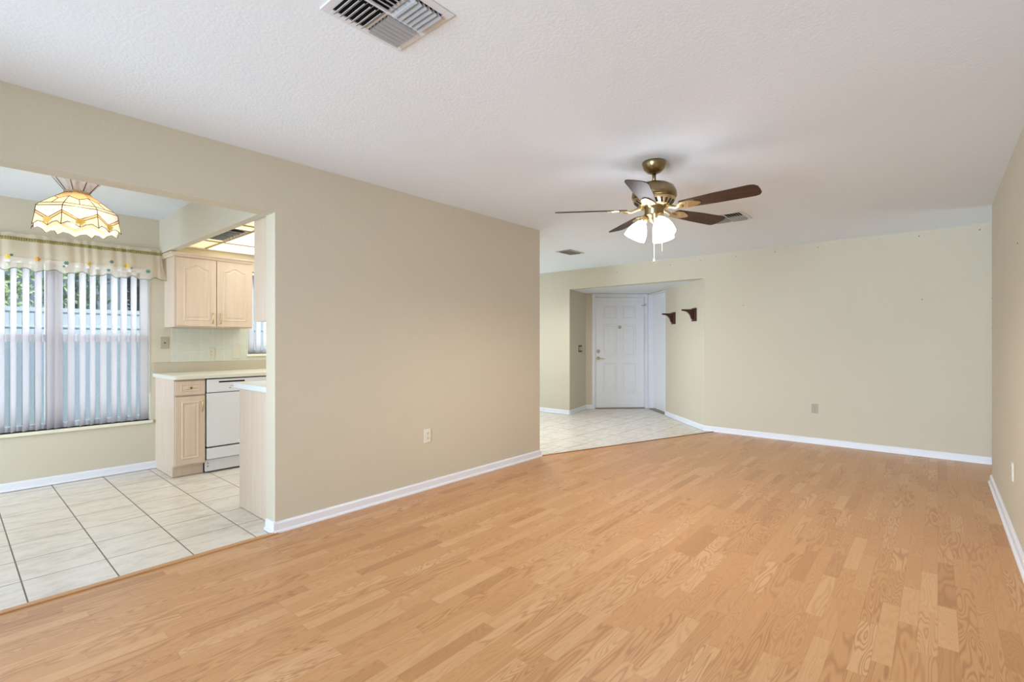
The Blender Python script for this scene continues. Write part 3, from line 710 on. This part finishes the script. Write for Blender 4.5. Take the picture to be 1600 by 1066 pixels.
fm_ = th(obj('blossom_glass', bmf, M['g_yel'], lamp), .002)
bm = BM()
for a, b in lead: tube(bm, [a, b], .0022, 5)
obj('lead_lines', bm, M['bronze'], lamp)
bm = BM(); tube(bm, [ringp(.07, 2.293, k) for k in range(8)], .005, 6, closed=True); tube(bm, [ringp(.07, 2.273, k) for k in range(8)], .005, 6, closed=True)
for k in range(16): p = ringp(.07, 2.283, k/2); tube(bm, [p-Vector((0, 0, .01)), p+Vector((0, 0, .01))], .004, 5)
obj('filigree_ring', bm, M['brass_pol'], lamp)
bmg = BM(); bm = BM()
for k in range(8):
    a0, b0 = ringp(.068, 2.296, k), ringp(.068, 2.296, k+1); a1, b1 = ringp(.15, 2.405, k), ringp(.15, 2.405, k+1)
    quad(bmg, a0, b0, b1, mid(a1, b1)+Vector((0, 0, -.02)), a1); tube(bm, [a0, a1], .0025, 5)
th(obj('crown_glass', bmg, M['g_clear'], lamp)); obj('crown_ribs', bm, M['bronze'], lamp)
bm = BM(); lathe(bm, [(.065, 2.44), (.065, 2.43), (.03, 2.41), (.012, 2.40)], 24); lathe(bm, [(.01, 2.40), (.01, 2.20)], 12); lathe(bm, [(.05, 2.21), (.06, 2.2), (.05, 2.18)], 20); obj('stem', bm, M['brass_pol'], lamp)
for k in range(3):
    a = 2*PI*k/3+.4; p = Vector((.085*math.cos(a), .085*math.sin(a), 2.13))
    bm = BM(); tube(bm, [(.04*math.cos(a), .04*math.sin(a), 2.19), (.085*math.cos(a), .085*math.sin(a), 2.185), (p.x, p.y, 2.165)], .008, 8); obj('lamp_socket', bm, M['brass_pol'], lamp)
    bm = BM(); lathe(bm, [(.012, .03), (.014, .02), (.03, 0), (.032, -.02), (.02, -.04), (.002, -.047)], 16, Matrix.Translation(p)); obj('bulb', bm, M['bulb'], lamp)
point('nook_lamp_light', (lp.x, lp.y, 2.08), 4.2, .06, (1, .96, .92))

# ------------------------------------------------------------------ kitchen cabinets
def arch_door(parent, x0, x1, z0, z1, y, arch=0, m='cab', hx=None, hz=None):
    t = bpy.data.objects.new('door', None); C.collection.objects.link(t); t.parent = parent
    bm = BM(); box(bm, x0, y, z0, x1, y+.019, z1)
    ins = min(.055, (x1-x0)*.2); panel_relief(bm, x0+ins, x1-ins, z0+ins, z1-ins, y, .022, .005, 0, arch)
    d = obj('door', bm, M[m], parent, bevel=.0015)
    bpy.data.objects.remove(t)
    if hx is not None:
        bm = BM(); 
        tube(bm, [(hx, y, hz-.048), (hx, y-.02, hz-.044), (hx, y-.027, hz), (hx, y-.02, hz+.044), (hx, y, hz+.048)], [.004, .0045, .006, .0045, .004], 8)
        for s in (-1, 1): lathe(bm, [(.008, 0), (.009, .003), (.005, .006)], 10, Matrix.Translation((hx, y, hz+s*.048)) @ Matrix.Rotation(PI/2, 4, 'X'))
        obj('door_handle', bm, M['plate_white'] if False else M['brass_pol'], d)
    return d
UF = 5.50
uc = thing('wall_cabinet', 'light maple wall cabinet with two arched doors beside nook window', 'cabinet', (0, 0, 0))
bm = BM(); box(bm, 1.432, UF, 1.38, 2.135, YW-.001, 2.06); obj('body', bm, M['cab'], uc)
arch_door(uc, 1.45, 1.788, 1.39, 2.05, UF-.02, .036, hx=1.755, hz=1.47)
arch_door(uc, 1.795, 2.13, 1.39, 2.05, UF-.02, .036, hx=1.828, hz=1.47)
bm = BM(); prof = [(0, 2.055), (-.018, 2.055), (-.024, 2.068), (-.04, 2.08), (-.042, 2.092), (0, 2.092)]
# crown moulding mitred round the left end
def crown(bm, x0, x1, yb, yf, prof):
    L1 = [bm.verts.new((x0+u, yb, z)) for u, z in prof]; L2 = [bm.verts.new((x0+u, yf+u, z)) for u, z in prof]; L3 = [bm.verts.new((x1, yf+u, z)) for u, z in prof]
    for A, B in ((L1, L2), (L2, L3)):
        for i in range(len(prof)):
            j = (i+1) % len(prof); bm.faces.new((A[i], A[j], B[j], B[i]))
    bm.faces.new(L1); bm.faces.new(L3[::-1])
crown(bm, 1.432, 2.135, YW-.001, UF-.018, prof); obj('crown_moulding', bm, M['cab'], uc)

BF = 5.215
bc = thing('base_cabinet', 'light maple base cabinet with drawer left of dishwasher', 'cabinet', (0, 0, 0))
bm = BM(); box(bm, 1.357, BF, .1, 1.605, YW-.001, .89); box(bm, 1.357, BF+.05, 0, 1.605, YW-.001, .1); obj('body', bm, M['cab'], bc)
arch_door(bc, 1.362, 1.60, .115, .735, BF-.02, 0, hx=1.575, hz=.64)
bm = BM(); box(bm, 1.362, BF-.02, .75, 1.60, BF-.001, .878); panel_relief(bm, 1.405, 1.557, .782, .848, BF-.02, .014, .004); dw_ = obj('drawer', bm, M['cab'], bc, bevel=.0015)
bm = BM(); lathe(bm, [(.005, 0), (.005, .012), (.012, .018), (.012, .024), (.005, .028)], 12, Matrix.Translation((1.481, BF-.02, .815)) @ Matrix.Rotation(PI/2, 4, 'X')); obj('knob', bm, M['brass'], dw_)
sc_ = thing('sink_cabinet', 'light maple base cabinet right of dishwasher', 'cabinet') if False else None

dwm = thing('dishwasher', 'white built-in dishwasher under the kitchen counter', 'dishwasher', (0, 0, 0))
DX0, DX1 = 1.615, 2.21
bm = BM(); box(bm, DX0, BF+.03, .02, DX1, YW-.1, .885); obj('tub_body', bm, M['app_dark'], dwm)
bm = BM(); box(bm, DX0, BF-.022, .245, DX1, BF+.03, .752, bev=.006); obj('door', bm, M['app'], dwm)
bm = BM(); box(bm, DX0, BF-.028, .758, DX1, BF+.03, .882, bev=.006); cp = obj('control_panel', bm, M['app'], dwm)
bm = BM(); box(bm, DX0+.1, BF-.0295, .848, DX0+.33, BF-.0275, .862); obj('vent_slot', bm, M['dark'], cp)
for k in range(7):
    bm = BM(); box(bm, DX0+.19+k*.04, BF-.0305, .79, DX0+.205+k*.04, BF-.0278, .798); obj('button', bm, M['app_grey'], cp)
bm = BM(); box(bm, DX0+.2, BF-.0288, .812, DX0+.3, BF-.0278, .8155); obj('printed_line', bm, M['app_grey'], cp)
bm = BM(); box(bm, DX0, BF-.022, .128, DX1, BF+.03, .232, bev=.005); obj('lower_panel', bm, M['app'], dwm)
bm = BM(); box(bm, DX0-.006, BF-.002, .012, DX1, BF+.03, .122, bev=.003); kp = obj('kick_plate', bm, M['white_metal'], dwm)
for z_ in (.09, .06):
    bm = BM(); sphere(bm, (DX0+.012, BF-.003, z_), .005, 8, 6); obj('screw', bm, M['slot'], kp)
bm = BM(); box(bm, DX0+.4, BF-.0035, .095, DX0+.45, BF-.0015, .099); obj('printed_mark', bm, M['app_grey'], kp)

sb = thing('base_cabinet', 'light maple sink cabinet right of dishwasher behind the near peninsula', 'cabinet')
bm = BM(); box(bm, 2.22, BF, .1, XK-.125, YW-.001, .89); box(bm, 2.22, BF+.05, 0, XK-.125, YW-.001, .1); obj('body', bm, M['cab'], sb)
for k in range(4): arch_door(sb, 2.23+k*.45, 2.66+k*.45, .115, .735, BF-.02)

ct = thing('countertop', 'pale laminate counter along the kitchen window wall', 'countertop')
bm = BM(); r_ = .06; pts = [(XK-.125, BF-.04), (XK-.125, YW-.001), (1.335, YW-.001)]
for i in range(7): a = PI+PI/2*i/6; pts.append((1.335+r_+r_*math.cos(a), BF-.04+r_+r_*math.sin(a)))
prism(bm, pts, .892, .93); obj('worktop', bm, M['counter'], ct, bevel=.006)
bm = BM(); box(bm, 1.335, YW-.018, .93, XK-.125, YW-.0005, 1.03); obj('upstand', bm, M['splash'], ct, bevel=.002)
bm = BM(); box(bm, 1.49, YW-.0115, 1.031, W2[0]-.002, YW-.0005, 1.378); box(bm, W2[0]-.002, YW-.0115, 1.031, XK-.125, YW-.0005, W2[2]-.03)
tag(obj('tile_backsplash', bm, M['splash_tile']), 'pale green-grey tiled backsplash under the wall cabinet', 'backsplash')

# near side: cabinets on the back of the long wall, seen end-on through the opening
ub = thing('wall_cabinet', 'maple wall cabinet seen end-on beside the opening jamb', 'cabinet')
bm = BM(); box(bm, 1.455, YLb+.002, 1.385, 3.9, 3.70, 2.15); obj('body', bm, M['cab'], ub)
for k in range(6):
    d = BM(); box(d, 1.46+k*.405, 3.702, 1.39, 1.855+k*.405, 3.721, 2.14); obj('door', d, M['cab'], ub)
nb = thing('base_cabinet', 'maple peninsula base cabinet seen end-on beside the opening jamb', 'cabinet')
bm = BM(); box(bm, 1.455, YLb+.002, 0, 1.475, 3.975, .89); box(bm, 1.475, YLb+.002, .1, 3.9, 3.955, .89); obj('body', bm, M['cab'], nb)
for k in range(5):
    d = BM(); box(d, 1.48+k*.48, 3.957, .11, 1.95+k*.48, 3.974, .88); obj('door', d, M['cab'], nb)
nc = thing('countertop', 'pale counter with white edge on the near peninsula', 'countertop')
bm = BM(); box(bm, 1.425, YLb+.002, .893, 3.92, 4.015, .931); obj('worktop', bm, [M['counter_edge']], nc, bevel=.004)
bm = BM(); box(bm, 1.44, YLb+.003, .931, 3.91, 4.0, .9325); obj('laminate_top', bm, M['counter'], nc)

# ------------------------------------------------------------------ windows
def window(name, W, label, mull=None, rail=None, screen=True):
    x0, x1, z0, z1 = W; t = thing(name, label, 'window', kind='structure'); yf = YW+.085
    bm = BM(); f = .035
    box(bm, x0, yf, z0, x0+f, yf+.05, z1); box(bm, x1-f, yf, z0, x1, yf+.05, z1); box(bm, x0+f, yf, z0, x1-f, yf+.05, z0+f+.01); box(bm, x0+f, yf, z1-f, x1-f, yf+.05, z1)
    obj('window_frame', bm, M['frame_w'], t, bevel=.003)
    if mull:
        bm = BM(); box(bm, mull-.05, yf-.012, z0+f, mull+.05, yf+.05, z1-f); obj('mullion', bm, M['frame_w'], t, bevel=.003)
    if rail:
        bm = BM(); box(bm, x0+f, yf-.006, rail-.03, x1-f, yf+.045, rail+.035); obj('meeting_rail', bm, M['frame_w'], t, bevel=.003)
    bm = BM(); box(bm, x0+f, yf+.028, z0+f, x1-f, yf+.032, z1-f); obj('glass_pane', bm, M['glass'], t)
    if rail and screen:
        bm = BM(); box(bm, x0+f, yf+.048, z0+f, x1-f, yf+.0485, rail-.02); obj('insect_screen', bm, M['screen'], t)
    bm = BM(); box(bm, x0-.02, YW-.03, z0-.028, x1+.018, YW+.085, z0, bev=.005); obj('window_sill', bm, M['marble'], t)
    return t
window('window_1', W1, 'nook window behind white vertical blinds', .625, 1.27)
window('window_2', W2, 'small kitchen window behind the near cabinets')
# vertical blinds: every slat its own thing-part
def slat_bm(wd, h, twist=0):
    bm = BM(); n = 5; rows = 6; g = []
    for r in range(rows+1):
        z = -h*r/rows; tw = twist*(r/rows); row = []
        for i in range(n+1):
            u = (i/n-.5)*wd; c = .0025*(1-(2*i/n-1)**2)
            row.append(bm.verts.new((u*math.cos(tw)-c*math.sin(tw), u*math.sin(tw)+c*math.cos(tw), z)))
        g.append(row)
    for a, b in zip(g, g[1:]):
        for i in range(n):
            f = bm.faces.new((a[i], a[i+1], b[i+1], b[i])); f.smooth = True
    bmesh.ops.solidify(bm, geom=list(bm.faces), thickness=.0008)
    return bm
def blinds(name, W, label, xs, angs, ztop, zbot, tws=None, yb=YW+.035):
    t = thing(name, label, 'blinds', ((W[0]+W[1])/2, yb, ztop+.03)); cx = (W[0]+W[1])/2
    bm = BM(); box(bm, W[0]+.005-cx, -.022, -.03, W[1]-.005-cx, .022, .0); obj('head_rail', bm, M['vinyl'], t)
    for i, x in enumerate(xs):
        s = obj('slat', slat_bm(.089, ztop-zbot, tws[i] if tws else 0), M['slat'], t); s.location = (x-cx, 0, -.03); s.rotation_euler = (0, 0, angs[i])
    return t
gaps = [(4.5, 16), (26, 35), (46, 54), (66, 73), (98.5, 105.5), (117, 123.5), (134.6, 140), (149.7, 156), (167, 173), (184, 188), (198.5, 204), (213.8, 219)]
def bx_(px): return ray(px, Y=YW+.035).x
sl = []
prev = gaps[0][1]
for g in gaps[1:]: sl.append((bx_(prev), bx_(g[0]))); prev = g[1]
sl.append((bx_(218), bx_(232)))
def sang(x_, wv):
    mm = x_/YW; return math.acos(min(.995, wv/(.089*math.hypot(1, mm))))-math.atan(mm)
xs, an, tw = [], [], []
for a, b in sl:
    wv = b-a
    if wv > .09:                      # two neighbouring slats read as one broad band
        for c in (a+wv*.27, b-wv*.27): xs.append(c); an.append(sang(c, wv*.54)); tw.append(0)
    else: xs.append((a+b)/2); an.append(sang((a+b)/2, wv)); tw.append(random.uniform(-.02, .22))
x = xs[0]-.0735
while x > W1[0]+.05: xs.insert(0, x); an.insert(0, .98); tw.insert(0, random.uniform(0, .15)); x -= .0735
blinds('vertical_blinds', W1, 'white vertical slat blinds in the nook window', xs, an, W1[3]-.035, W1[2]+.004, tw)
xk = [W2[0]+.05+.078*i for i in range(11)]
blinds('vertical_blinds', W2, 'white vertical slat blinds in the small kitchen window', xk, [.5]*11, W2[3]-.035, W2[2]+.004)
bm = BM(); tube(bm, [(1.305, YW-.004, 1.9), (1.306, YW-.006, .75), (1.309, YW-.006, .73), (1.312, YW-.004, .75), (1.311, YW-.004, 1.9)], .0016, 6)
tag(obj('blind_cord', bm, M['plate_tan']), 'thin loop cord hanging at the right edge of the nook blinds', 'cord')

# ------------------------------------------------------------------ valance
val = thing('window_valance', 'cream sheer ruffled valance with olive band and embroidered flowers', 'valance', (0, 0, 0))
VX0, VX1 = -.75, 1.375; zt, zband, zb = 2.135, 2.088, 1.84
def vy(x, z):
    d = (zt-z)/(zt-zb); return YW-.085-(.004+.009*d)*math.sin(x*70+2.6*math.sin(x*7.3)+1.4*math.sin(x*23)+.5*math.sin(z*12))-.02*d
def zbot(x): return zb+.012*math.sin(x*34)+.006*math.sin(x*71+1)
bm = BM(); NX, NZ = 520, 14; g = []
for i in range(NX+1):
    x = VX0+(VX1-VX0)*i/NX; row = []
    for j in range(NZ+1):
        t = j/NZ; z = zt+.006*math.sin(x*95) if j == 0 else zt+(zbot(x)-zt)*t
        row.append(bm.verts.new((x, vy(x, z), z)))
    g.append(row)
# return to the wall at the right end, flaring outward
ret = []
for j in range(NZ+1):
    t = j/NZ; v = g[-1][j].co
    ret.append(bm.verts.new((1.395+.04*t*t, YW-.01, v.z-.0*t)))
mid_ = [bm.verts.new((1.392+.05*(j/NZ)**2, YW-.055-.01*(j/NZ), g[-1][j].co.z-.006*math.sin(PI*j/NZ))) for j in range(NZ+1)]
for A, B in list(zip(g, g[1:]))+[(g[-1], mid_), (mid_, ret)]:
    for j in range(NZ): f = bm.faces.new((A[j], A[j+1], B[j+1], B[j])); f.smooth = True
obj('sheer_fabric', bm, M['sheer'], val)
bm = BM(); A = []
for i in range(NX+1):
    x = VX0+(VX1+.012-VX0)*i/NX; y = vy(x, zband)-.007-.002*math.sin(x*400)
    A.append([bm.verts.new((x, y, zband+.014)), bm.verts.new((x, y-.006, zband)), bm.verts.new((x, y, zband-.014))])
for p, q in zip(A, A[1:]):
    for j in range(2): bm.faces.new((p[j], p[j+1], q[j+1], q[j]))
obj('olive_band', bm, M['band'], val)
bm = BM(); tube(bm, [(VX0+(VX1-VX0)*i/NX, vy(VX0+(VX1-VX0)*i/NX, zbot(VX0+(VX1-VX0)*i/NX))-.001, zbot(VX0+(VX1-VX0)*i/NX)) for i in range(0, NX+1, 2)]+[(mid_[-1] and (1.442, YW-.066, zbot(VX1))), (1.435, YW-.012, zbot(VX1))], .003, 5)
obj('scalloped_edging', bm, M['leafy_edge'], val)
def flower(px, py, m, r, n=6):
    p = ray(px, py, Y=YW-.12); bm = BM(); c = bm.verts.new((p.x, vy(p.x, p.z)-.004, p.z)); ring = []
    for k in range(n*4):
        a = 2*PI*k/(n*4); rr = r*(.65+.35*abs(math.cos(a*n/2))); x_ = p.x+rr*math.cos(a); z_ = p.z+rr*math.sin(a)
        ring.append(bm.verts.new((x_, vy(x_, z_)-.003, z_)))
    for k in range(len(ring)): bm.faces.new((c, ring[k], ring[(k+1) % len(ring)]))
    return obj('flower', bm, M[m], val)
for px, py, m_, r in ((12, 400, 'fl_y', .02), (18, 398, 'fl_t', .012), (59, 405, 'fl_o', .022), (104, 411, 'fl_t', .018), (100, 416, 'fl_t', .01), (140, 412, 'fl_y', .019), (175, 409, 'fl_t', .017), (199, 415, 'fl_y', .023), (206, 419, 'fl_t', .01), (232, 424, 'fl_t', .019), (170, 422, 'fl_t', .014)):
    flower(px, py, m_, r)
bm = BM(); tube(bm, [(VX0-.02, YW-.058, zband), (1.37, YW-.058, zband), (1.39, YW-.05, zband), (1.405, YW-.0, zband)], .009, 8); obj('curtain_rod', bm, M['rod'], val)

# ------------------------------------------------------------------ garden outside
bm = BM(); box(bm, -14, YW+.2, -.35, 14, 30, -.3); struct('floor_garden', bm, M['ground'], 'green lawn outside the nook window')
fn = thing('vinyl_fence', 'white vinyl privacy fence outside the nook window', 'fence', (0, 11.6, -.3))
bm = BM()
for k in range(110): box(bm, -8+k*.15+.003, 0, .05, -8+(k+1)*.15-.003, .03, 2.08)
obj('fence_boards', bm, M['fence'], fn)
bm = BM(); box(bm, -8, -.02, 1.78, 8.5, -.001, 1.80); box(bm, -8, -.02, 2.05, 8.5, .05, 2.12); obj('fence_rail', bm, mat('fence_rail_grey', (196, 206, 218), .5), fn)
def tree(name, label, x, y, r, h0, h1, m, n, cat, seed, lr=.09):
    rnd = random.Random(seed); t = thing(name, label, cat, (x, y, -.3))
    bm = BM()
    for _ in range(n):
        u = Vector((rnd.gauss(0, 1), rnd.gauss(0, 1), rnd.gauss(0, 1))).normalized()*rnd.random()**.4
        p = Vector((u.x*r, u.y*r*.8, (h0+h1)/2+u.z*(h1-h0)/2)); a = Vector((rnd.gauss(0, 1), rnd.gauss(0, 1), rnd.gauss(0, 1))).normalized(); b = a.orthogonal().normalized()
        s = lr*rnd.uniform(.5, 1.2); bm.faces.new([bm.verts.new(p+a*s), bm.verts.new(p+b*s*.45), bm.verts.new(p-a*s), bm.verts.new(p-b*s*.45)])
    obj('foliage', bm, m, t)
    bm = BM(); tube(bm, [(0, 0, 0), (.05, 0, h0), (-.05, .05, (h0+h1)/2)], [.12, .09, .05], 8); obj('trunk', bm, M['bark'], t)
tree('garden_tree', 'pale green leafy tree behind fence, left in the nook window', .45, 14.4, .85, .9, 5.4, M['leaf'], 2600, 'tree', 1)
tree('garden_tree', 'pale green leafy tree behind fence, middle of the nook window', 1.95, 14.8, .62, .9, 5.2, M['leaf'], 1500, 'tree', 2)
tree('evergreen_tree', 'dark evergreen behind fence at right of the nook window', 3.2, 13.6, .62, .9, 5.8, M['leaf_dk'], 5200, 'tree', 3, .1)
bm = BM(); box(bm, -6, YW+.2, -.3, 8, 9.2, -.27); struct('floor_bounce', bm, mat('bounce_slab', (200, 196, 188), .9, bump=.3, vary=.08), 'added pale slab bouncing light at the nook window')  # unseen slab added as a reflector to brighten the blinds
